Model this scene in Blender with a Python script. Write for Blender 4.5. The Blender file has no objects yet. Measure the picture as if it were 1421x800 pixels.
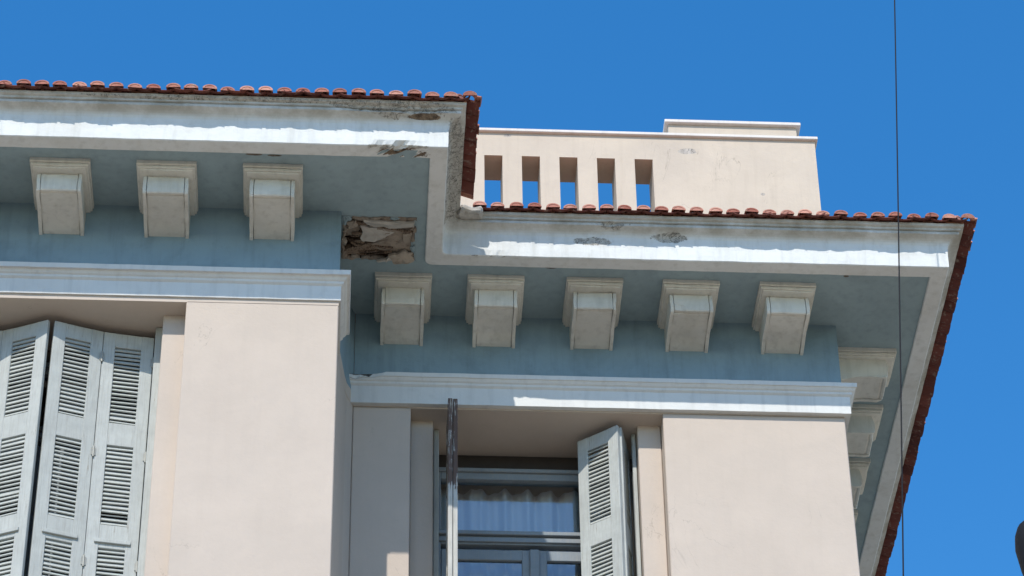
import bpy, bmesh, math, random
from mathutils import Vector, Matrix, noise as mnoise
random.seed(7)
SC = bpy.context.scene
COL = SC.collection

# ------------------------------------------------------------------ camera
cam_d = bpy.data.cameras.new('camera')
cam = bpy.data.objects.new('camera', cam_d); COL.objects.link(cam)
R_ = Vector((0.99849889, -0.05350924, -0.01169305))
U_ = Vector((-0.02487326, -0.63319189, 0.77359509))
F_ = Vector((0.04879843, 0.77214299, 0.63357235))
M = Matrix((R_, U_, -F_)).transposed().to_4x4()
M.translation = Vector((0, -17.8, 1.6))
cam.matrix_world = M
cam_d.sensor_width = 36.0
cam_d.lens = 36.0 * 4348.0 / 1421.0
cam_d.clip_start = 0.1
cam_d.clip_end = 3000
SC.camera = cam

# ------------------------------------------------------------------ world, sun, exposure
SUN = Vector((0.33, 1.0, -1.12)).normalized()
el = math.asin(-SUN.z); rot = math.atan2(-SUN.x, -SUN.y)
W = bpy.data.worlds.new('World'); SC.world = W; W.use_nodes = True
nt = W.node_tree
sky = nt.nodes.new('ShaderNodeTexSky'); sky.sky_type = 'NISHITA'; sky.sun_disc = False
sky.sun_elevation = el; sky.sun_rotation = rot
sky.altitude = 50; sky.air_density = 1.0; sky.dust_density = 0.2; sky.ozone_density = 1.6
hs = nt.nodes.new('ShaderNodeHueSaturation'); hs.inputs['Saturation'].default_value = 1.385; hs.inputs['Value'].default_value = 1.62
nt.links.new(sky.outputs[0], hs.inputs['Color'])
nt.links.new(hs.outputs[0], nt.nodes['Background'].inputs['Color'])
nt.nodes['Background'].inputs['Strength'].default_value = 0.15
sd = bpy.data.lights.new('sun', 'SUN'); sd.energy = 5.0; sd.angle = math.radians(0.5); sd.color = (1.0, 0.93, 0.84)
sun = bpy.data.objects.new('sun', sd); COL.objects.link(sun)
sun.rotation_euler = SUN.to_track_quat('-Z', 'Y').to_euler(); sun.location = (-10, -30, 40)
SC.view_settings.view_transform = 'Standard'; SC.view_settings.look = 'None'
SC.view_settings.gamma = 1.0; SC.view_settings.exposure = 0.0
SC.view_settings.use_curve_mapping = False

# ------------------------------------------------------------------ materials
class NB:
    """small node builder"""
    def __init__(s, name):
        s.m = bpy.data.materials.new(name); s.m.use_nodes = True
        s.t = s.m.node_tree; s.p = s.t.nodes['Principled BSDF']
        s.p.inputs['Specular IOR Level'].default_value = 0.3
        s.co = s.n('ShaderNodeTexCoord').outputs['Object']
    def n(s, ty, **kw):
        o = s.t.nodes.new(ty)
        for k, v in kw.items(): setattr(o, k, v)
        return o
    def l(s, a, b): s.t.links.new(a, b)
    def vary(s):
        """shift the pattern from object to object so that copies do not share their stains"""
        s.rnd = s.n('ShaderNodeObjectInfo').outputs['Random']
        k = s.n('ShaderNodeVectorMath', operation='SCALE'); k.inputs[0].default_value = (31, 17, 23); s.l(s.rnd, k.inputs['Scale'])
        a = s.n('ShaderNodeVectorMath', operation='ADD'); s.l(s.co, a.inputs[0]); s.l(k.outputs[0], a.inputs[1]); s.co = a.outputs[0]
    def put(s, sock, v):
        if hasattr(v, 'is_output'): s.l(v, sock)
        else: sock.default_value = v
    def scale(s, sc, vec=None):
        m = s.n('ShaderNodeMapping'); s.l(vec or s.co, m.inputs[0]); m.inputs['Scale'].default_value = sc
        return m.outputs[0]
    def noise(s, sc, det=5, rough=.6, vec=None, dist=0):
        o = s.n('ShaderNodeTexNoise'); s.l(vec or s.co, o.inputs['Vector'])
        o.inputs['Scale'].default_value = sc; o.inputs['Detail'].default_value = det
        o.inputs['Roughness'].default_value = rough; o.inputs['Distortion'].default_value = dist
        return o.outputs['Fac']
    def rng(s, v, a, b, c=0., d=1., smooth=False):
        o = s.n('ShaderNodeMapRange'); s.put(o.inputs[0], v)
        if smooth: o.interpolation_type = 'SMOOTHSTEP'
        for i, x in enumerate((a, b, c, d)): o.inputs[i + 1].default_value = x
        return o.outputs[0]
    def math(s, op, a, b=0.):
        o = s.n('ShaderNodeMath', operation=op); s.put(o.inputs[0], a); s.put(o.inputs[1], b); return o.outputs[0]
    def mix(s, f, a, b, blend='MIX'):
        o = s.n('ShaderNodeMix', data_type='RGBA', blend_type=blend)
        s.put(o.inputs[0], f); s.put(o.inputs[6], a if hasattr(a, 'is_output') else (*a, 1)); s.put(o.inputs[7], b if hasattr(b, 'is_output') else (*b, 1))
        return o.outputs[2]
    def bump(s, h, strength=.3, dist=.01, prev=None):
        o = s.n('ShaderNodeBump'); s.l(h, o.inputs['Height'])
        o.inputs['Strength'].default_value = strength; o.inputs['Distance'].default_value = dist
        if prev: s.l(prev, o.inputs['Normal'])
        return o.outputs[0]
    def spot(s, centre, size, edge=.5, nsc=14):
        """ragged-edged patch round a point of the thing (1 inside)"""
        m = s.n('ShaderNodeVectorMath', operation='SUBTRACT'); s.l(s.co, m.inputs[0]); m.inputs[1].default_value = centre
        d = s.n('ShaderNodeVectorMath', operation='DIVIDE'); s.l(m.outputs[0], d.inputs[0]); d.inputs[1].default_value = size
        q = s.n('ShaderNodeVectorMath', operation='LENGTH'); s.l(d.outputs[0], q.inputs[0])
        v = s.math('SUBTRACT', 1.0, q.outputs['Value'])
        v = s.math('ADD', v, s.math('MULTIPLY', s.math('SUBTRACT', s.noise(nsc, 8, .75), .5), edge * 2))
        return s.rng(v, .0, .07, smooth=True)
    def fin(s, col, rough=.8, normal=None):
        s.put(s.p.inputs['Base Color'], col if hasattr(col, 'is_output') else (*col, 1)); s.put(s.p.inputs['Roughness'], rough)
        if normal: s.l(normal, s.p.inputs['Normal'])
        return s.m

def plaster(name, col, dirt, mott=.10, streak=.25, bump=.25, spots=(), under=(.16, .12, .085), stain=None, vary=False, bounce_grime=None, hair=0, deep=()):
    b = NB(name)
    if vary: b.vary()
    n1 = b.noise(1.6, 6, .65); n2 = b.noise(9, 5, .6); n3 = b.noise(60, 4, .6)
    c = b.mix(b.rng(n1, .3, .75), [x * (1 - mott) for x in col], [min(1, x * (1 + mott)) for x in col])
    st = b.noise(3.0, 5, .6, b.scale((6, 6, .55)))
    c = b.mix(b.math('MULTIPLY', b.rng(st, .5, .78), streak), c, dirt)
    c = b.mix(b.math('MULTIPLY', b.rng(n2, .58, .75), streak * .6), c, dirt)
    if stain:
        c = b.mix(b.math('MULTIPLY', b.rng(b.noise(2.2, 6, .7, dist=.4), .48, .72), stain[1]), c, stain[0])
    if hair:
        ln = b.math('ABSOLUTE', b.math('SUBTRACT', b.noise(1.3, 6, .55, b.scale((1.6, 1.6, .7)), dist=.8), .5))
        k = b.math('MULTIPLY', b.rng(ln, 0, .0022, 1, 0), b.rng(b.noise(.9, 3), .52, .6))
        c = b.mix(b.math('MULTIPLY', k, hair), c, [x * .45 for x in col])
    if vary: c = b.mix(b.rng(b.rnd, 0, 1, 0, .22), c, dirt)
    if bounce_grime:                                              # dirt plus the beige of ground bounce, painted onto the upper mouldings
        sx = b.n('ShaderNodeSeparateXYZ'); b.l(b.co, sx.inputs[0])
        g = b.math('MULTIPLY', b.rng(sx.outputs[2], bounce_grime[0], bounce_grime[1], smooth=True), b.rng(b.noise(5, 6, .7), .28, .62))
        c = b.mix(b.math('MULTIPLY', g, .85), c, bounce_grime[2])
    h = b.math('ADD', b.math('MULTIPLY', n3, .3), b.math('ADD', n2, b.math('MULTIPLY', n1, 2.5)))
    if spots:
        mk = None
        for ce, sz, eg in spots:
            v = b.spot(ce, sz, eg); mk = v if mk is None else b.math('MAXIMUM', mk, v)
        un = b.mix(b.rng(b.noise(35, 5, .7), .3, .6), [x * .5 for x in under], under)
        ln = b.math('ABSOLUTE', b.math('SUBTRACT', b.noise(9, 5, .7, dist=.8), .5))
        un = b.mix(b.rng(ln, .003, .02, 1., 0.), un, [x * .22 for x in under])
        c = b.mix(mk, c, un)
        h = b.math('SUBTRACT', h, b.math('MULTIPLY', mk, b.math('ADD', b.noise(40, 5, .7), .8)))
    for ce, sz, eg in deep:                               # broken through to the brown core
        v = b.spot(ce, sz, eg)
        c = b.mix(v, c, b.mix(b.rng(b.noise(30, 5, .7), .35, .65), (.05, .035, .025), (.24, .18, .125)))
        h = b.math('SUBTRACT', h, b.math('MULTIPLY', v, b.math('ADD', b.noise(30, 5, .7), 1.0)))
    return b.fin(c, .85, b.bump(h, bump, .012))

M_ = {}
M_['wall'] = plaster('cream_plaster', (.48, .412, .35), (.38, .325, .275), .055, .16, .2, hair=.5, stain=((.43, .375, .325), .4))
M_['parapet'] = plaster('parapet_plaster', (.515, .445, .36), (.34, .285, .22), .06, .26, .22, hair=.5, stain=((.43, .375, .32), .35),
    spots=[((2.70, 1.5, 18.95), (.085, .1, .03), .95), ((3.3, 1.5, 18.5), (.02, .1, .015), .6), ((1.2, 1.5, 19.07), (.03, .1, .02), .9)], under=(.46, .42, .37))
M_['frieze'] = plaster('blue_grey_paint', (.20, .285, .33), (.10, .14, .165), .10, .4, .22, stain=((.11, .16, .19), .5))
M_['soffit'] = plaster('soffit_paint', (.255, .335, .36), (.12, .15, .16), .09, .3, .22, stain=((.17, .22, .235), .4),
    spots=[((-.74, -1.715, 15.925), (.06, .012, .1), .5), ((-.6, -1.71, 15.925), (.05, .01, .1), .5), ((1.37, -.59, 15.925), (.05, .02, .1), .5), ((3.50, -.57, 15.925), (.02, .012, .1), .4)], under=(.14, .12, .10))
SP = [((.30, -1.97, 16.17), (.34, .12, .05), .75), ((.05, -1.97, 16.19), (.30, .10, .025), .5), ((.24, -1.86, 15.90), (.22, .09, .03), .4),
      ((1.80, -.76, 16.16), (.13, .10, .022), .9), ((2.22, -.72, 16.10), (.13, .10, .035), .95), ((1.66, -.72, 16.06), (.14, .10, .035), .95),
      ((.95, -.75, 15.905), (.2, .05, .012), .5), ((.66, -1.36, 16.08), (.15, .60, .16), .35),
      ((-1.4, -1.97, 16.2), (.5, .1, .012), .6), ((-.6, -1.97, 16.2), (.4, .1, .012), .6)]
M_['cornice'] = plaster('cornice_paint', (.62, .64, .63), (.36, .37, .34), .06, .45, .25, spots=SP, under=(.46, .445, .40), stain=((.46, .45, .40), .45), bounce_grime=(16.10, 16.15, (.30, .285, .24)),
    deep=[((.27, -1.78, 15.90), (.20, .075, .03), .35), ((.42, -1.93, 16.135), (.13, .06, .012), .5), ((.66, -1.66, 16.06), (.1, .035, .035), .5), ((.66, -1.42, 16.03), (.1, .03, .03), .5), ((.66, -1.20, 16.05), (.1, .02, .02), .5)])
M_['arch'] = plaster('architrave_paint', (.58, .59, .575), (.33, .34, .335), .07, .35, .2,
    spots=[((.02, -.09, 15.34), (.14, .1, .035), .5)], under=(.12, .11, .10))
M_['bracket'] = plaster('bracket_paint', (.66, .65, .59), (.28, .27, .235), .07, .4, .2, stain=((.40, .385, .32), .45), vary=True)
M_['mortar'] = plaster('old_mortar', (.27, .225, .18), (.09, .07, .05), .35, .8, .9, vary=True)
M_['cavity'] = plaster('cavity_brick', (.10, .065, .045), (.03, .02, .015), .3, .6, .8)
M_['debris'] = plaster('broken_plaster', (.31, .27, .22), (.11, .085, .065), .3, .7, .7, vary=True)
M_['earth'] = plaster('city_ground', (.16, .145, .115), (.11, .1, .08), .1, .4, .3)
M_['render_grey'] = plaster('grey_render', (.42, .40, .36), (.2, .18, .15), .2, .5, .6)
M_['roof'] = plaster('roof_terracotta', (.46, .20, .125), (.25, .11, .08), .2, .5, .6)
M_['coping'] = plaster('coping_paint', (.64, .61, .57), (.36, .33, .29), .06, .35, .2)
M_['pave'] = plaster('light_paving', (.50, .41, .295), (.36, .29, .21), .1, .4, .3)
M_['asphalt'] = plaster('asphalt', (.055, .055, .055), (.03, .03, .03), .2, .4, .5)
M_['room'] = plaster('room_plaster', (.5, .48, .45), (.3, .3, .3), .05, .2, .1)

def mat_tile(name, lo, hi):
    b = NB(name); b.vary(); oi = b.rnd
    c = b.mix(oi, lo, hi)
    c = b.mix(b.math('MULTIPLY', b.rng(b.noise(9, 5, .7), .45, .7), .7), c, (.16, .055, .042))
    g = b.noise(22, 6, .7)
    c = b.mix(b.math('MULTIPLY', b.rng(g, .55, .7), .55), c, (.36, .31, .25))
    return b.fin(c, .85, b.bump(b.noise(55, 5, .65), .35, .008))
M_['tile'] = mat_tile('terracotta', (.30, .10, .07), (.56, .28, .21))
M_['pan'] = mat_tile('shaded_terracotta', (.075, .022, .018), (.17, .052, .038))  # darker copy of the terracotta: shade under the covers painted into the pans

def mat_shutter(name, col, wood, wear, top=False):
    b = NB(name); zc = b.co; b.vary()
    gr = b.noise(4, 6, .7, b.scale((26, 26, 1.3)))
    n = b.noise(7, 6, .7)
    c = b.mix(b.rng(n, .3, .7), [x * .86 for x in col], [min(1, x * 1.08) for x in col])
    c = b.mix(b.math('MULTIPLY', b.rng(gr, .48, .66), .55), c, (.27, .27, .25))
    c = b.mix(b.rng(b.rnd, 0, 1, 0, .16), c, (.24, .25, .22))
    wv = b.math('ADD', b.math('MULTIPLY', gr, .6), b.math('MULTIPLY', n, .5))
    if top:                                                # the exposed upper end has lost most of its paint
        sx = b.n('ShaderNodeSeparateXYZ'); b.l(zc, sx.inputs[0]); wv = b.math('ADD', wv, b.rng(sx.outputs[2], 14.15, 14.35, -.12, .10))
    w = b.rng(wv, wear, wear + .07, smooth=True)
    c = b.mix(w, c, wood)
    return b.fin(c, .7, b.bump(gr, .3, .006))
M_['shutter'] = mat_shutter('weathered_shutter_paint', (.40, .42, .40), (.22, .20, .16), .66)
M_['slat'] = mat_shutter('slat_paint', (.40, .42, .395), (.25, .23, .19), .70)
M_['worn_edge'] = mat_shutter('worn_shutter_edge', (.47, .46, .42), (.10, .065, .05), .56, True)
M_['frame'] = mat_shutter('window_frame_paint', (.20, .235, .265), (.14, .12, .10), .72)

def flat(name, col, rough=.6, metal=0.):
    b = NB(name); b.p.inputs['Metallic'].default_value = metal
    n = b.noise(14, 5, .6)
    return b.fin(b.mix(n, [x * .75 for x in col], [x * 1.25 for x in col]), rough, b.bump(b.noise(70), .15, .004))
M_['dark'] = flat('dark_wood', (.035, .03, .028))
M_['metal'] = flat('hinge_metal', (.30, .30, .27), .6, .2)
M_['cable'] = flat('black_rubber', (.004, .004, .005), .8)
M_['lamp'] = flat('dark_lamp_metal', (.005, .004, .004), .7, 0)
def mat_glass():
    b = NB('window_glass'); t = b.t
    tr = b.n('ShaderNodeBsdfTransparent'); tr.inputs[0].default_value = (.80, .86, .88, 1)
    gl = b.n('ShaderNodeBsdfGlossy'); gl.inputs['Roughness'].default_value = .02; gl.inputs[0].default_value = (1, 1, 1, 1)
    b.l(b.bump(b.noise(2.5, 2), .05, .02), gl.inputs['Normal'])
    fr = b.n('ShaderNodeFresnel'); fr.inputs[0].default_value = 1.55
    mx = b.n('ShaderNodeMixShader'); b.l(b.math('ADD', fr.outputs[0], .10), mx.inputs[0]); b.l(tr.outputs[0], mx.inputs[1]); b.l(gl.outputs[0], mx.inputs[2])
    b.l(mx.outputs[0], t.nodes['Material Output'].inputs[0])
    return b.m
M_['glass'] = mat_glass()
def mat_curtain():
    b = NB('thin_curtain'); 
    d = b.n('ShaderNodeBsdfDiffuse'); d.inputs[0].default_value = (.84, .85, .86, 1)
    tl = b.n('ShaderNodeBsdfTranslucent'); tl.inputs[0].default_value = (.6, .62, .64, 1)
    mx = b.n('ShaderNodeMixShader'); mx.inputs[0].default_value = .3
    b.l(d.outputs[0], mx.inputs[1]); b.l(tl.outputs[0], mx.inputs[2]); b.l(mx.outputs[0], b.t.nodes['Material Output'].inputs[0])
    return b.m
M_['curtain'] = mat_curtain()

# ------------------------------------------------------------------ mesh helpers
def link(name, me, mat, parent=None):
    o = bpy.data.objects.new(name, me); COL.objects.link(o)
    if mat is not None and not me.materials: me.materials.append(mat)
    if parent: o.parent = parent
    return o
def empty(name, parent=None, loc=(0, 0, 0), rz=0):
    o = bpy.data.objects.new(name, None); COL.objects.link(o)
    o.location = loc; o.rotation_euler = (0, 0, rz); o.empty_display_size = .1
    if parent: o.parent = parent
    return o
def me_of(bm, name, smooth=False):
    bmesh.ops.recalc_face_normals(bm, faces=bm.faces[:])
    me = bpy.data.meshes.new(name); bm.to_mesh(me); bm.free()
    if smooth:
        for p in me.polygons: p.use_smooth = True
    return me
def add_prism(bm, poly, a, b, axis='z', bev=0):
    """poly in the two other axes, run from a to b along axis"""
    def V(p, t):
        return {'z': (p[0], p[1], t), 'x': (t, p[0], p[1]), 'y': (p[0], t, p[1])}[axis]
    lo = [bm.verts.new(V(p, a)) for p in poly]; hi = [bm.verts.new(V(p, b)) for p in poly]
    n = len(poly); fs = [bm.faces.new(lo), bm.faces.new(hi[::-1])]
    for i in range(n): fs.append(bm.faces.new((lo[i], hi[i], hi[(i + 1) % n], lo[(i + 1) % n])))
    if bev:
        es = {e for f in fs for e in f.edges}
        bmesh.ops.bevel(bm, geom=list(es), offset=bev, segments=1, affect='EDGES', clamp_overlap=True)
def add_box(bm, x, y, z, bev=0):
    add_prism(bm, [(x[0], y[0]), (x[1], y[0]), (x[1], y[1]), (x[0], y[1])], z[0], z[1], 'z', bev)
def prism(name, mat, parent, poly, a, b, axis='z', bev=0):
    bm = bmesh.new(); add_prism(bm, poly, a, b, axis, bev); return link(name, me_of(bm, name), mat, parent)
def box(name, mat, parent, x, y, z, bev=0):
    bm = bmesh.new(); add_box(bm, x, y, z, bev); return link(name, me_of(bm, name), mat, parent)
def tube(name, mat, parent, pts, r, seg=10):
    bm = bmesh.new(); rings = []
    for i, p in enumerate(pts):
        p = Vector(p); d = (Vector(pts[min(i + 1, len(pts) - 1)]) - Vector(pts[max(i - 1, 0)])).normalized()
        u = d.orthogonal().normalized(); v = d.cross(u); rr = r[i] if isinstance(r, (list, tuple)) else r
        rings.append([bm.verts.new(p + (u * math.cos(k / seg * 6.28319) + v * math.sin(k / seg * 6.28319)) * rr) for k in range(seg)])
    for a, b in zip(rings, rings[1:]):
        for k in range(seg): bm.faces.new((a[k], a[(k + 1) % seg], b[(k + 1) % seg], b[k]))
    bm.faces.new(rings[0][::-1]); bm.faces.new(rings[-1])
    return link(name, me_of(bm, name, True), mat, parent)
def nz(p, s): return mnoise.noise(Vector(p) * s)

def sweep(name, mat, parent, path, kinds, prof, step=.03, fillet=.05, jitter=.0025, chips=(), zone=None):
    """a moulding: profile (d, z) carried along a plan path of wall corners; d is the distance out from the wall"""
    n = len(path); bm = bmesh.new(); cols = []
    for (d, z) in prof:
        pts = []
        for i, p in enumerate(path):
            p = Vector(p)
            if i == 0 or i == n - 1:
                t = (Vector(path[1]) - Vector(path[0])) if i == 0 else (Vector(path[-1]) - Vector(path[-2]))
                t.normalize(); nrm = Vector((t.y, -t.x)); pts.append([p + nrm * d])
            else:
                t0 = (p - Vector(path[i - 1])).normalized(); t1 = (Vector(path[i + 1]) - p).normalized()
                n0 = Vector((t0.y, -t0.x)); n1 = Vector((t1.y, -t1.x))
                q = p + (n0 + n1) * d / (1 + n0.dot(n1))
                if kinds[i] == 'in':                        # rounded re-entrant corner
                    a = q - t0 * fillet; b_ = q + t1 * fillet; c = a + n0 * fillet
                    arc = []
                    for k in range(5):
                        w = k / 4 * math.pi / 2
                        arc.append(c - n0 * fillet * math.cos(w) + t0 * fillet * math.sin(w))
                    pts.append(arc)
                else: pts.append([q])
        cols.append(pts)
    # stations: subdivide each straight run alike for every profile point
    runs = []
    for i in range(n - 1):
        L = (Vector(path[i + 1]) - Vector(path[i])).length
        runs.append(max(2, int(L / step)))
    grid = []
    for pts in cols:
        line = []
        for i in range(n - 1):
            line += pts[i] if i else [pts[0][0]]
            a, b_ = pts[i][-1], pts[i + 1][0]
            for k in range(1, runs[i]): line.append(a.lerp(b_, k / runs[i]))
        line.append(pts[-1][-1]); grid.append(line)
    vs = []
    for (d, z), line in zip(prof, grid):
        row = []
        for q in line:
            v = Vector((q.x, q.y, z))
            j = Vector((nz(v, 7.1), nz(v + Vector((9, 3, 1)), 7.1), nz(v + Vector((2, 8, 5)), 7.1))) * jitter
            j += Vector((nz(v, 31), nz(v + Vector((9, 3, 1)), 31), nz(v + Vector((2, 8, 5)), 31))) * jitter * .5
            for (c, sz, push) in chips:
                w = Vector(((v.x - c[0]) / sz[0], (v.y - c[1]) / sz[1], (v.z - c[2]) / sz[2])).length
                if w < 1:
                    j += Vector(push) * min(1, (1 - w) * 2.2) * (.65 + .7 * nz(v, 24))
            row.append(bm.verts.new(v + j))
        vs.append(row)
    for a, b_ in zip(vs, vs[1:]):
        for k in range(len(a) - 1): bm.faces.new((a[k], a[k + 1], b_[k + 1], b_[k]))
    for k in (0, -1):
        try: bm.faces.new([r[k] for r in vs])
        except Exception: pass
    return link(name, me_of(bm, name), mat, parent)

# ------------------------------------------------------------------ the setting
def ground():
    bm = bmesh.new()
    v = [bm.verts.new(p) for p in ((-900, -900, 0), (900, -900, 0), (900, 900, 0), (-900, 900, 0))]; bm.faces.new(v)
    o = link('ground', me_of(bm, 'ground'), M_['earth']); o['kind'] = 'structure'
    o = box('road', M_['asphalt'], None, (-300, 300), (-13.5, -7.0), (-.05, .006)); o['kind'] = 'structure'
    for y0, y1 in ((-7.0, 9.0), (-24.0, -13.5)):
        o = box('pavement', M_['pave'], None, (-300, 300), (y0, y1), (-.05, .13)); o['kind'] = 'structure'
ground()

# ------------------------------------------------------------------ the building
B = empty('building'); B['label'] = 'cream neoclassical corner building with pale blue bracketed cornice and terracotta tiled eaves'; B['category'] = 'building'
LY = -1.14                      # front of the projecting wing
XC = -.135                      # its corner
XR = 3.50                       # right corner
ZL, ZF, ZS = 15.075, 15.2, 15.925
BV = .006
# walls and pilasters
prism('pilaster', M_['wall'], B, [(-1.17, LY), (XC, LY), (XC, -.58), (-.085, -.2), (-.07, -.12), (-.022, .0), (-.022, .6), (-1.17, .6)], 0, ZL + .01, bev=BV)
box('pilaster', M_['wall'], B, (-.02, .39), (0, .6), (0, ZL + .01), BV)
prism('pilaster', M_['wall'], B, [(2.19, 0), (XR, 0), (XR, 8), (3.1, 8), (3.1, .6), (2.19, .6)], 0, ZL + .01, bev=BV)
box('pilaster', M_['wall'], B, (-3.99, -2.953), (LY, -.3), (0, ZL + .01), BV)
box('wall', M_['wall'], B, (-8, -3.993), (-.99, -.3), (0, ZL + .01))
for x0, x1 in ((-1.33, -1.173), (-2.95, -2.79)): box('jamb', M_['wall'], B, (x0, x1), (-.99, -.3), (0, ZL + .01), BV)
for x0, x1 in ((.393, .556), (2.02, 2.187)): box('jamb', M_['wall'], B, (x0, x1), (.147, .8), (0, ZL + .01), BV)
box('wall', M_['wall'], B, (-2.787, -1.333), (-.97, -.3), (0, 12.40)); box('wall', M_['wall'], B, (.559, 2.017), (.167, .8), (0, 12.40))
fl = [(-8, LY), (XC, LY), (XC, -.58), (-.085, -.2), (-.07, -.12), (-.022, 0), (-.022, 7.9), (-8, 7.9)]
prism('lintel', M_['wall'], B, fl, ZL, ZF)
prism('frieze', M_['frieze'], B, fl, ZF, ZS + .05)
fr = [(-.019, 0), (XR, 0), (XR, 8), (-.019, 8)]
prism('lintel', M_['wall'], B, fr, ZL, ZF)
prism('frieze', M_['frieze'], B, fr, ZF, ZS + .05)
# rooms behind the two windows (open towards the glass)
def room(x, y, z):
    bm = bmesh.new(); add_box(bm, x, y, z)
    for f in [f for f in bm.faces if abs(f.calc_center_median().y - y[0]) < .01]: bm.faces.remove(f)
    link('room_wall', me_of(bm, 'room_wall'), M_['room'], B)
room((.45, 2.12), (.79, 3.6), (12.3, 15.07)); room((-2.9, -1.22), (-.31, 2.6), (12.3, 15.07))

# architraves
def aprof(f): return [(0, 15.087), (f, 15.087), (f, 15.235), (f + .016, 15.248), (f + .018, 15.264), (f + .03, 15.272), (f + .042, 15.29), (f + .05, 15.292), (f + .052, 15.326), (.03, 15.352), (0, 15.36)]
sweep('architrave', M_['arch'], B, [(-8, LY), (XC, LY), (XC, -.55)], ['', 'out', ''], [(a, max(z, 15.112)) for a, z in aprof(.014)][:-3] + [(.075, 15.292), (.078, 15.33), (.03, 15.36), (0, 15.366)], jitter=.0016)
sweep('architrave', M_['arch'], B, [(-.07, 0), (XR, 0), (XR, 8)], ['', 'out', ''], aprof(.042), jitter=.0016,
      chips=[((.0, -.09, 15.32), (.16, .1, .05), (0, .03, -.02)), ((.12, -.09, 15.32), (.08, .1, .04), (0, .02, -.015))])

# soffit (a pocket is left open where a bracket has come away)
HX, HY = (-.125, .385), (-1.085, -.635)
def soffit():
    bm = bmesh.new()
    def q(x0, x1, y0, y1): bm.faces.new([bm.verts.new(p) for p in ((x0, y0, ZS), (x1, y0, ZS), (x1, y1, ZS), (x0, y1, ZS))])
    E = .66
    q(-8, XC + E, LY - E, LY - .0); q(XC - .02, HX[0], LY, -E); q(HX[1], XC + E, LY, -E)
    q(HX[0], HX[1], LY, HY[0]); q(HX[0], HX[1], HY[1], -E) if HY[1] < -E else None
    q(XC - .02, XR + E, -E, 0) if HY[1] <= -E else None
    if HY[1] > -E:
        q(XC - .02, HX[0], -E, HY[1]); q(HX[1], XR + E, -E, HY[1]); q(XC - .02, XR + E, HY[1], .0)
    q(XR, XR + E, 0, 8)
    link('soffit', me_of(bm, 'soffit'), M_['soffit'], B)
soffit()
# cornice: lip, upright face, cavetto, fillets, bed of mortar under the tiles
cprof = [(.45, 16.05), (.598, 16.0), (.60, 15.912), (.606, 15.906), (.66, 15.905), (.715, 15.906), (.721, 15.911), (.722, 15.96), (.722, 16.01), (.724, 16.06), (.729, 16.095),
         (.737, 16.114), (.748, 16.127), (.764, 16.136), (.775, 16.139), (.805, 16.146), (.807, 16.164), (.799, 16.167), (.799, 16.173), (.815, 16.177), (.817, 16.192), (.838, 16.197), (.842, 16.217), (.60, 16.33)]
CPATH = [(-8, LY), (XC, LY), (XC, 0), (XR, 0), (XR, 8)]
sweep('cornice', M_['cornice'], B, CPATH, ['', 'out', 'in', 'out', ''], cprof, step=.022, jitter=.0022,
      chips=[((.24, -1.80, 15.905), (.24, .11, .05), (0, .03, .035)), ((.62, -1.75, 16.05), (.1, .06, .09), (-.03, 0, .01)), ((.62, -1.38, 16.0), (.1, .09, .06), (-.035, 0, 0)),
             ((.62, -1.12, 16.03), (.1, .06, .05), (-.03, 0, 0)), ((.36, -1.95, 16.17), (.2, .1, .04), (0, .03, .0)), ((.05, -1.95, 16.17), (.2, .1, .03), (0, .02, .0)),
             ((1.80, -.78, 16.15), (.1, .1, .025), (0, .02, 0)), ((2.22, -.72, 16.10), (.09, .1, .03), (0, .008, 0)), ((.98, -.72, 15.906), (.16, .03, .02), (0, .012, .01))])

# ------------------------------------------------------------------ brackets
def bracket_meshes():
    bm = bmesh.new()
    add_box(bm, (-.205, .205), (-.487, .01), (-.016, .022), .004); add_box(bm, (-.198, .198), (-.479, .009), (-.040, -.0185), .003)
    add_box(bm, (-.184, .184), (-.466, .008), (-.053, -.039), .003)
    slab = me_of(bm, 'bracket_slab')
    bm = bmesh.new()
    top = [(.01, -.05), (-.400, -.05)]
    nose = [(-.410, -.075), (-.418, -.12), (-.421, -.17), (-.418, -.20), (-.408, -.214)]
    und = [(-.37, -.217), (-.31, -.212), (-.24, -.212), (-.17, -.219), (-.11, -.232), (-.06, -.248), (-.03, -.258), (.01, -.268)]
    for x0, x1 in ((-.154, -.130), (.130, .154)): add_prism(bm, top + nose + und, x0, x1, 'x', .003)
    core = top + [(y + .004, z) for y, z in nose[:4]] + [(-.408, -.207), (-.392, -.204), (-.386, -.196), (-.378, -.196), (-.372, -.204)] + [(y, z + .012) for y, z in und]
    add_prism(bm, core, -.1255, .1255, 'x'); add_prism(bm, [(.01, -.05), (-.38, -.05), (-.38, -.18), (.01, -.235)], -.131, .131, 'x')
    return slab, me_of(bm, 'bracket_scroll')
SLAB, SCROLL = bracket_meshes()
def worn_copy(me, seed, amp):
    bm = bmesh.new(); bm.from_mesh(me)
    bmesh.ops.subdivide_edges(bm, edges=[e for e in bm.edges if e.calc_length() > .05], cuts=5, use_grid_fill=True)
    chips = [Vector((random.choice((-.17, .17, -.1, .1)), random.choice((-.45, -.42)), random.choice((-.01, -.05, -.19)))) for _ in range(3)]
    for v in bm.verts:
        p = v.co + Vector((seed * 3.1, seed * 1.7, 0))
        d = Vector((nz(p, 9), nz(p + Vector((5, 1, 2)), 9), nz(p + Vector((1, 7, 3)), 9))) * amp
        for c in chips:
            w = (v.co - c).length / .06
            if w < 1: d += Vector((-c.x * .06, .012, .012)) * (1 - w) * (1 + nz(p, 40))
        if v.co.y > -.03: d *= 0
        v.co += d
    bmesh.ops.recalc_face_normals(bm, faces=bm.faces[:])
    m = bpy.data.meshes.new(me.name); bm.to_mesh(m); bm.free(); return m
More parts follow.
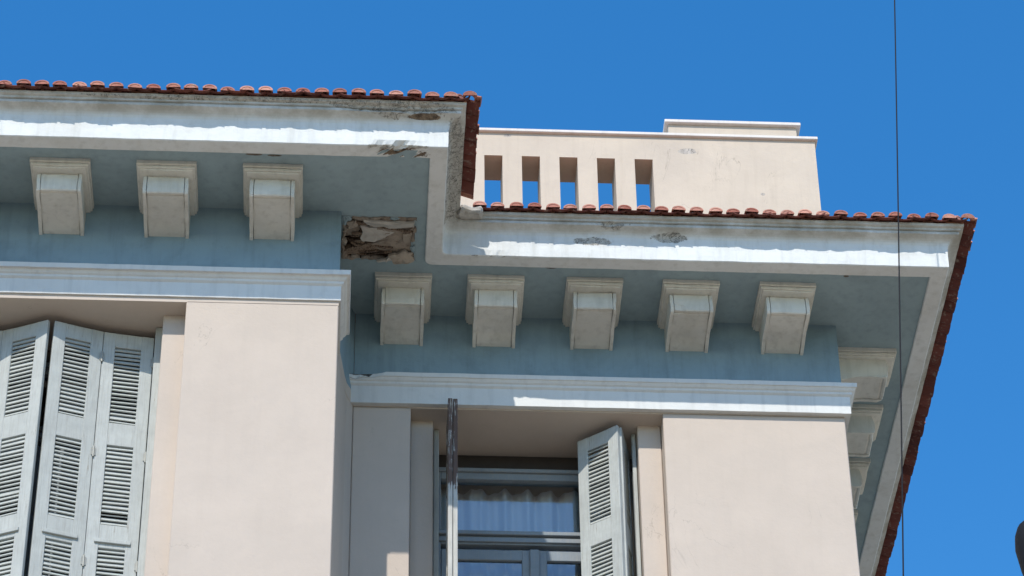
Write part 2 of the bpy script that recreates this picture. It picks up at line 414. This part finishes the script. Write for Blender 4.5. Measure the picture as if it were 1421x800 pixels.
def bracket(x, y, rz):
    b = empty('bracket', B, (x, y, ZS - .019), rz)
    k = random.uniform(0, 9)
    link('slab', worn_copy(SLAB, k, .004), M_['bracket'], b); link('scroll', worn_copy(SCROLL, k + 3, .004), M_['bracket'], b)
for x in (.318, .985, 1.694, 2.388, 3.086): bracket(x, 0, random.uniform(-.008, .008))
for x in (-2.785, -2.062, -1.338, -.611): bracket(x, LY, random.uniform(-.008, .008))
for k in range(7): bracket(XR, .455 + .69 * k, math.pi / 2)

# ------------------------------------------------------------------ the place of the lost bracket
def remnant():
    r = empty('bracket_remnant', B, (0, 0, 0)); r['label'] = 'broken pocket of exposed lath and mortar where a bracket fell'
    bm = bmesh.new(); add_box(bm, (HX[0] - .012, HX[1] + .012), (HY[0] - .012, HY[1] + .012), (ZS - .001, ZS + .15))
    for f in [f for f in bm.faces if f.calc_center_median().z < ZS + .01]: bm.faces.remove(f)
    link('cavity', me_of(bm, 'cavity'), M_['cavity'], r)
    def shard(name, mat, pts, z, th, tilt=(0, 0), rough=.012):
        """broken slab: outline in plan, uneven thickness"""
        bm = bmesh.new(); cx = sum(p[0] for p in pts) / len(pts); cy = sum(p[1] for p in pts) / len(pts)
        out = []
        for a, b in zip(pts, pts[1:] + pts[:1]):
            for k in range(3):
                t = k / 3; out.append((a[0] + (b[0] - a[0]) * t + (random.uniform(-rough, rough) if k else 0), a[1] + (b[1] - a[1]) * t + (random.uniform(-rough, rough) if k else 0)))
        lo = []; hi = []
        for x, y in out:
            zz = z + (x - cx) * tilt[0] + (y - cy) * tilt[1]
            lo.append(bm.verts.new((x, y, zz + random.uniform(-.006, .006)))); hi.append(bm.verts.new((x, y, zz + th)))
        c0 = bm.verts.new((cx, cy, z - .008))
        for i in range(len(lo)):
            j = (i + 1) % len(lo); bm.faces.new((lo[i], lo[j], c0)); bm.faces.new((lo[i], hi[i], hi[j], lo[j]))
        bm.faces.new(hi)
        return link(name, me_of(bm, name), mat, r)
    D, Mo, C = M_['debris'], M_['mortar'], M_['lath']
    x0, x1, y0, y1 = HX[0], HX[1], HY[0], HY[1]
    shard('mortar_lump', Mo, [(.11, -1.03), (.25, -1.06), (.385, -1.05), (.385, -.70), (.27, -.65), (.17, -.70), (.08, -.80), (.14, -.90)], ZS + .004, .10, (.04, .03), .03)
    shard('mortar_lump', Mo, [(-.12, -1.07), (.0, -1.08), (.03, -.98), (-.02, -.90), (-.12, -.88)], ZS + .03, .08, (.0, -.25), .02)
    for kk in range(24):                                   # splintered laths, running across the pocket
        yy = y0 + .03 + (y1 - y0 - .06) * ((kk * .618) % 1); xa = random.uniform(x0, x0 + .22); L = random.uniform(.12, .36); w = random.uniform(.008, .026)
        sk = random.uniform(-.06, .06); xb = min(xa + L, x1)
        shard('lath', C, [(xa, yy), (xb, yy + sk), (xb - .03, yy + sk + w), (xa + .02, yy + w)], ZS + random.uniform(-.012, .05), .014, (random.uniform(-.15, .15), random.uniform(-.3, .3)), .008)
    shard('lath', C, [(x0, -.725), (.05, -.80), (.17, -.79), (.17, -.73), (.05, -.70), (x0, -.665)], ZS + .002, .045, (.08, .1), .015)
    for pts, dz, tl in (([(.0, -1.0), (.17, -.97), (.24, -.93), (.12, -.86), (.02, -.86)], -.015, (.1, -.25)),
                        ([(.02, -1.075), (.22, -1.06), (.38, -1.075), (.38, -1.02), (.2, -.985), (.04, -1.02)], -.022, (-.03, .2)),
                        ([(.20, -.71), (.30, -.74), (.38, -.72), (.38, -.64), (.25, -.63)], -.03, (.1, -.2)),
                        ([(.12, -.66), (.2, -.69), (.24, -.645), (.18, -.63)], -.035, (.2, .2)),
                        ([(.30, -.93), (.37, -.95), (.38, -.84), (.32, -.82)], -.01, (.3, .1)),
                        ([(-.10, -1.03), (-.03, -1.05), (-.02, -.99), (-.09, -.97)], -.01, (.2, -.3))):
        shard('plaster_shard', M_['render_grey'] if dz in (-.015, -.035, -.022) else D, pts, ZS + dz, .018, tl, .016)
    # ragged rim of paint and render left round the pocket
    def rim(xa, ya, xb, yb, nx, ny, n):
        for q in range(n):
            t0, t1 = (q + random.uniform(-.1, .2)) / n, (q + 1 + random.uniform(-.1, .3)) / n
            o0, o1 = random.uniform(-.012, .006), random.uniform(-.012, .006); i0, i1 = random.uniform(.006, .034), random.uniform(.006, .034)
            P = lambda t, o: (xa + (xb - xa) * t + nx * o, ya + (yb - ya) * t + ny * o)
            shard('plaster_rim', random.choice((D, M_['soffit'], Mo)), [P(t0, o0), P(t1, o1), P(t1, i1), P((t0 + t1) / 2, (i0 + i1) / 2 + .01), P(t0, i0)], ZS - random.uniform(.004, .010), .014, (random.uniform(-.1, .1), random.uniform(-.1, .1)), .006)
    rim(x0, y0, x1, y0, 0, 1, 8); rim(x0, y1, x1, y1, 0, -1, 8); rim(x0, y0, x0, y1, 1, 0, 6); rim(x1, y0, x1, y1, -1, 0, 6)
M_['lath'] = mat_shutter('old_lath_wood', (.24, .165, .11), (.06, .04, .028), .52)
remnant()

# ------------------------------------------------------------------ roof and tiles
SL = math.radians(19)
def roof():
    bm = bmesh.new(); t = math.tan(SL); z0 = 16.235
    ov = .84
    def h(x, y):
        a = min(y - (LY - ov), (XC + ov) - x); b = min(y + ov, (XR + ov) - x)
        d = max(a, b) if (x <= XC + ov or y >= -ov) else b
        return z0 + t * min(max(d, 0), 3.2)
    xs = sorted(set([-8, XC + ov, XR + ov] + [-8 + .2 * k for k in range(62) if -8 + .2 * k < XR + ov - .05]))
    ys = sorted(set([LY - ov, -ov, 8] + [LY - ov + .2 * k for k in range(50) if LY - ov + .2 * k < 7.95]))
    g = {(i, j): bm.verts.new((x, y, h(x, y))) for i, x in enumerate(xs) for j, y in enumerate(ys)}
    for i in range(len(xs) - 1):
        for j in range(len(ys) - 1):
            xm, ym = (xs[i] + xs[i + 1]) / 2, (ys[j] + ys[j + 1]) / 2
            if ym < -ov and xm > XC + ov: continue
            bm.faces.new((g[i, j], g[i + 1, j], g[i + 1, j + 1], g[i, j + 1]))
    for v in [v for v in bm.verts if not v.link_faces]: bm.verts.remove(v)
    return link('roof', me_of(bm, 'roof'), M_['roof'], B)
RF = roof()
def tile_mesh(name, up, r0, r1, L, hgt, seg=7, th=.013, fill=False):
    bm = bmesh.new(); rows = []
    for y, r, s in ((0, r0, 1), (L, r1, 1)):
        o, i_ = [], []
        for k in range(seg + 1):
            a = math.pi * k / seg
            for lst, q in ((o, r), (i_, r - th)):
                zz = up * math.sin(a) * hgt * (q / r0)
                lst.append(bm.verts.new((math.cos(a) * q, y + zz * math.tan(SL), zz)))
        rows.append((o, i_))
    (o0, i0), (o1, i1) = rows
    for k in range(seg):
        bm.faces.new((o0[k], o0[k + 1], o1[k + 1], o1[k])); bm.faces.new((i0[k], i1[k], i1[k + 1], i0[k + 1]))
        bm.faces.new((o0[k], i0[k], i0[k + 1], o0[k + 1]))
    for k in (0, seg): bm.faces.new((o0[k], o1[k], i1[k], i0[k]))
    if fill:                                              # end closed with mortar, set back a little
        bm.faces.new([bm.verts.new(v.co + Vector((0, .003, 0))) for v in i0])
    return me_of(bm, name, False)
COVER = tile_mesh('cover_tile', 1, .050, .043, .42, .034, fill=True)
PAN = tile_mesh('pan_tile', -1, .074, .065, .42, .028)
HIP = tile_mesh('hip_tile', 1, .080, .070, .40, .045, fill=True)
def tile(kind, x, y, z, rz, jit=1.0):
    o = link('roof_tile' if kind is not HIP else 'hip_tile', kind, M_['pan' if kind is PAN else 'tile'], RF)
    o.location = (x + random.uniform(-.006, .006) * jit, y + random.uniform(-.008, .008) * jit, z + random.uniform(-.004, .004) * jit)
    o.rotation_euler = (SL + random.uniform(-.02, .02) * jit, random.uniform(-.05, .05) * jit, rz + random.uniform(-.025, .025) * jit)
    return o
TS = .126
def eave_row(a, b, fixed, side, corner):
    n = int(abs(b - a) / TS); s = (b - a) / n
    for k in range(n + 1):
        t = a + s * k
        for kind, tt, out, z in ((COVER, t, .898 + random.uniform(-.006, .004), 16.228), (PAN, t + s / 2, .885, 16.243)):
            if kind is PAN and k == n: continue
            if side == 'side': out, z = out + .034, z - .010
            if side == 'side' and kind is PAN: out += .010
            o = tile(kind, tt, fixed - out, z, 0) if side == 'front' else tile(kind, fixed + out, tt, z, math.pi / 2)
            o.scale.y = max(.12, min(1, (abs(tt - corner) - .02) / .42))          # cut to the hip
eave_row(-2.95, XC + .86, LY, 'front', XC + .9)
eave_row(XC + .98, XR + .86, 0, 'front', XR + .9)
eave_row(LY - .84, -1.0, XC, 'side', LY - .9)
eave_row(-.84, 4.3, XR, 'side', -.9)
for (x, y) in ((XC + .86, LY - .86), (XR + .86, -.86)):
    for k in range(3):
        o = tile(HIP, x - .03 - .25 * k, y + .03 + .25 * k, 16.236 + .25 * k * math.tan(SL), math.pi / 4, .5); o.rotation_euler.x = SL * .72
bm = bmesh.new(); add_box(bm, (.69, .87), (-.90, -.775), (16.165, 16.232), .02)
mf = me_of(bm, 'mortar_fill')

def rough_mesh(me, amp):
    bm = bmesh.new(); bm.from_mesh(me)
    for _ in range(2): bmesh.ops.subdivide_edges(bm, edges=bm.edges[:], cuts=1, use_grid_fill=True)
    for v in bm.verts: v.co += Vector((nz(v.co, 17), nz(v.co + Vector((3, 1, 2)), 17), nz(v.co + Vector((1, 4, 7)), 17))) * amp
    m = bpy.data.meshes.new(me.name); bm.to_mesh(m); bm.free(); return m
link('mortar_fill', rough_mesh(mf, .022), M_['render_grey'], B)
# ------------------------------------------------------------------ parapet on the roof
def parapet():
    p = empty('parapet', B)
    Y0, Y1 = 1.5, 1.815; zb, zs0, zs1, zt = 16.9, 18.05, 18.85, 19.105
    xs = [1.007, 1.317, 1.628, 1.939, 2.252]; w = .15
    bm = bmesh.new()
    # front/back faces as strips between slots, with the slots' own reveals
    edges = [-.6] + [v for x in xs for v in (x, x + w)] + [3.77]
    for i in range(0, len(edges), 2): add_box(bm, (edges[i], edges[i + 1]), (Y0, Y1), (zs0, zs1))
    add_box(bm, (-.6, 3.77), (Y0, Y1), (zb, zs0)); add_box(bm, (-.6, 3.77), (Y0, Y1), (zs1, zt))
    bmesh.ops.remove_doubles(bm, verts=bm.verts[:], dist=1e-5)
    link('wall', me_of(bm, 'parapet_wall'), M_['parapet'], p)
    box('coping', M_['coping'], p, (-.63, 3.795), (Y0 - .028, Y1 + .03), (zt - .003, zt + .028), .004)
    box('pier_block', M_['parapet'], p, (2.55, 3.63), (Y0 + .02, Y1 - .02), (zt + .025, zt + .165), .004)
    box('pier_coping', M_['coping'], p, (2.52, 3.665), (Y0 - .012, Y1 + .015), (zt + .162, zt + .196), .004)
parapet()

# ------------------------------------------------------------------ windows
def window(ox, oy):
    """tall french window, centred on ox, frame front at oy"""
    w = empty('window', B, (ox, oy, 0)); F = M_['frame']; hw = .73
    bm = bmesh.new()
    for s in (-1, 1): add_box(bm, sorted((s * hw, s * (hw - .065))), (0, .08), (12.4, 14.912), .004)
    add_box(bm, (-hw + .066, hw - .066), (.002, .08), (14.83, 14.91), .004); add_box(bm, (-hw, hw), (-.02, .05), (14.885, 14.916), .004)
    link('frame', me_of(bm, 'window_frame'), F, w)
    box('head_board', M_['dark'], w, (-hw, hw), (.05, .12), (14.914, 15.09))
    bm = bmesh.new(); add_box(bm, (-hw + .066, hw - .066), (0, .07), (14.262, 14.36), .004)
    add_box(bm, (-hw + .05, hw - .05), (-.03, .0), (14.33, 14.362), .003); add_box(bm, (-hw + .05, hw - .05), (-.018, .0), (14.275, 14.312), .003)
    link('transom', me_of(bm, 'transom'), F, w)
    def pane(par, x, y, z):
        bm = bmesh.new(); bm.faces.new([bm.verts.new(p) for p in ((x[0], y, z[0]), (x[1], y, z[0]), (x[1], y, z[1]), (x[0], y, z[1]))])
        link('pane', me_of(bm, 'pane'), M_['glass'], par)
    pane(w, (-hw + .06, hw - .06), .045, (14.355, 14.84))
    for s in (-1, 1):
        a, b = sorted((s * .004, s * (hw - .07)))
        bm = bmesh.new(); z0, z1 = 12.45, 14.225
        add_box(bm, (a, a + .085), (.012, .06), (z0, z1), .004); add_box(bm, (b - .085, b), (.012, .06), (z0, z1), .004)
        add_box(bm, (a + .083, b - .083), (.014, .058), (z1 - .085, z1 - .001), .004); add_box(bm, (a + .083, b - .083), (.014, .058), (z0, z0 + .25), .004)
        if s < 0: add_box(bm, (-.035, .035), (-.012, .013), (z0, z1 - .004), .006)
        link('casement', me_of(bm, 'casement'), F, w)
        pane(w, (a + .08, b - .08), .036, (z0 + .2, z1 - .08))
window(1.288, .5); window(-2.06, -.62)
def curtain(ox, oy, label):
    bm = bmesh.new(); n = 150; rows = []
    for z in (12.5, 13.4, 14.45, 14.47, 14.86):
        row = []
        for k in range(n + 1):
            x = -.66 + 1.32 * k / n
            y = .036 * math.sin(x * 31 + 2.0 * math.sin(x * 5)) + .015 * math.sin(x * 74) + (.012 if z < 14.46 else 0)
            row.append(bm.verts.new((ox + x, oy + y, z)))
        rows.append(row)
    for a, b in zip(rows, rows[1:]):
        for k in range(n): bm.faces.new((a[k], a[k + 1], b[k + 1], b[k]))
    o = link('curtain', me_of(bm, 'curtain', True), M_['curtain']); o['label'] = label; o['category'] = 'curtain'
curtain(1.288, .70, 'pale gathered net curtain behind the window glass with blue reflections')

# ------------------------------------------------------------------ shutters
ZT, ZB, LW, TH = 15.02, 12.44, .345, .032
PANELS = [(ZT - .118 - .83 * k - .645, ZT - .118 - .83 * k) for k in range(3)]
def leaf_mesh(worn):
    bm = bmesh.new(); st = .084
    add_box(bm, (0, st), (-TH / 2, TH / 2), (ZB, ZT), .003); add_box(bm, (LW - st, LW), (-TH / 2, TH / 2), (ZB, ZT), .003)
    zs = [ZT] + [z for p in reversed(sorted(PANELS)) for z in (p[1], p[0])] + [ZB]
    for i in range(0, len(zs), 2):
        add_box(bm, (st - .002, LW - st + .002), (-TH / 2 + .002, TH / 2 - .002), (zs[i + 1], zs[i]), .003)
        if i == 4: add_box(bm, (st - .03, LW - st + .03), (-TH / 2 - .014, -TH / 2 + .003), (zs[i + 1] + .035, zs[i + 1] + .065), .003)
    me = me_of(bm, 'shutter_leaf')
    me.materials.append(M_['worn_edge'] if worn else M_['shutter'])
    return me
LEAF, LEAFW = leaf_mesh(False), leaf_mesh(True)
def slat_mesh():
    bm = bmesh.new(); L = LW - .168 + .006; c, s = math.cos(math.radians(58)), math.sin(math.radians(58))
    a = Vector((c, s)) * .0165; b = Vector((-s, c)) * .0042
    pts = [tuple(-a - b), tuple(a - b), tuple(a + b), tuple(-a + b)]
    add_prism(bm, pts, -L / 2, L / 2, 'x')
    return me_of(bm, 'slat')
SLAT = slat_mesh()
HINGE = None
def hinge_mesh():
    bm = bmesh.new(); bmesh.ops.create_cone(bm, cap_ends=True, segments=8, radius1=.0075, radius2=.0075, depth=.085)
    add_box(bm, (-.016, .016), (-.002, .005), (-.03, .03))
    return me_of(bm, 'hinge')
HINGE = hinge_mesh()
def shutter(p0, p1, worn=False, hinge_end=None, tilt=0):
    """leaf standing between two plan points"""
    p0, p1 = Vector(p0), Vector(p1); d = p1 - p0
    o = link('shutter', LEAFW if worn else LEAF, None, B)
    o.location = (p0.x, p0.y, 0); o.rotation_euler = (0, 0, math.atan2(d.y, d.x)); o.scale = (1, 1, 1)
    if worn: o['label'] = 'folded shutter seen edge-on with paint worn to bare brown wood'
    for z0, z1 in PANELS:
        n = 19; ps = (z1 - z0) / n
        for k in range(n):
            s = link('slat', SLAT, M_['slat'], o); s.location = (LW / 2, 0, z0 + ps * (k + .5))
            s.rotation_euler = (random.gauss(0, .09) + (random.uniform(-.5, .3) if random.random() < .03 else 0), random.gauss(0, .012), 0)
    if hinge_end is not None:
        for z in (ZT - .22, ZT - 1.02, ZT - 1.9):
            h = link('hinge', HINGE, M_['metal'], o); h.location = (hinge_end * LW, -TH / 2 - .004, z)
    return o
def lead(p0, p1):
    p0, p1 = Vector(p0), Vector(p1); d = (p1 - p0).normalized() * LW; return p0, p0 + d
shutter((-2.070, -.958), (-1.742, -.848), hinge_end=1.0)
shutter((-1.738, -.846), (-1.395, -.790), hinge_end=1.0)
shutter((-2.422, -.834), (-2.098, -.972))
shutter((-2.768, -.79), (-2.425, -.836))
for x0, x1, y0, y1 in ((-1.386, -1.336, -.86, -.80), (-2.786, -2.772, -.86, -.80), (1.985, 2.014, .24, .30), (.562, .60, .24, .30)):
    box('shutter_post', M_['shutter'], B, (x0, x1), (y0, y1), (12.405, ZL - .003), .004)
# right-hand window: one pair folded edge-on, one half open
shutter((.664, -.205), (.664, .14), worn=True); shutter((.700, -.200), (.700, .145), worn=True)
shutter((1.605, .292), (1.868, .085)); shutter((1.884, .095), (1.975, .43), worn=False)

# ------------------------------------------------------------------ cable and lamp in the street
a, b = Vector((3.892, -1.6, 18.16)), Vector((3.092, -3.2, 11.25))
pts = []
for k in range(61):
    t = -.35 + 1.7 * k / 60
    p = a.lerp(b, t); p.z -= .05 * (1 - (2 * t - 1) ** 2); pts.append(p)
o = tube('overhead_cable', M_['cable'], None, pts, .0046, 8); o['label'] = 'thin black cable hanging in front of the cornice corner and sky'; o['category'] = 'cable'

def lamp():
    L = empty('street_lamp', None, (3.566, -8.0, 0)); L['label'] = 'dark rounded street lamp head against the blue sky beside the building'; L['category'] = 'street lamp'
    tube('pole', M_['lamp'], L, [(0, 0, 0), (0, 0, 1.2), (0, 0, 1.25), (0, 0, 8.9)], [.11, .11, .075, .05], 14)
    tube('arm', M_['lamp'], L, [(0, 0, 8.6), (-.25, 0, 8.85), (-.6, 0, 8.87), (-.9, 0, 8.72)], .028, 10)
    c = Vector((-.93, 0, 8.42)); prof = [(.0, -.30), (.035, -.28), (.06, -.2), (.085, -.1), (.098, 0), (.094, .05), (.08, .09), (.055, .115), (.03, .13), (.028, .3)]
    bm = bmesh.new(); rings = []
    for r, z in prof:
        rings.append([bm.verts.new(c + Vector((math.cos(k / 20 * 6.28319) * max(r, .001), math.sin(k / 20 * 6.28319) * max(r, .001), z))) for k in range(20)])
    for q, w in zip(rings, rings[1:]):
        for k in range(20): bm.faces.new((q[k], q[(k + 1) % 20], w[(k + 1) % 20], w[k]))
    link('lamp_head', me_of(bm, 'lamp_head', True), M_['lamp'], L)
lamp()
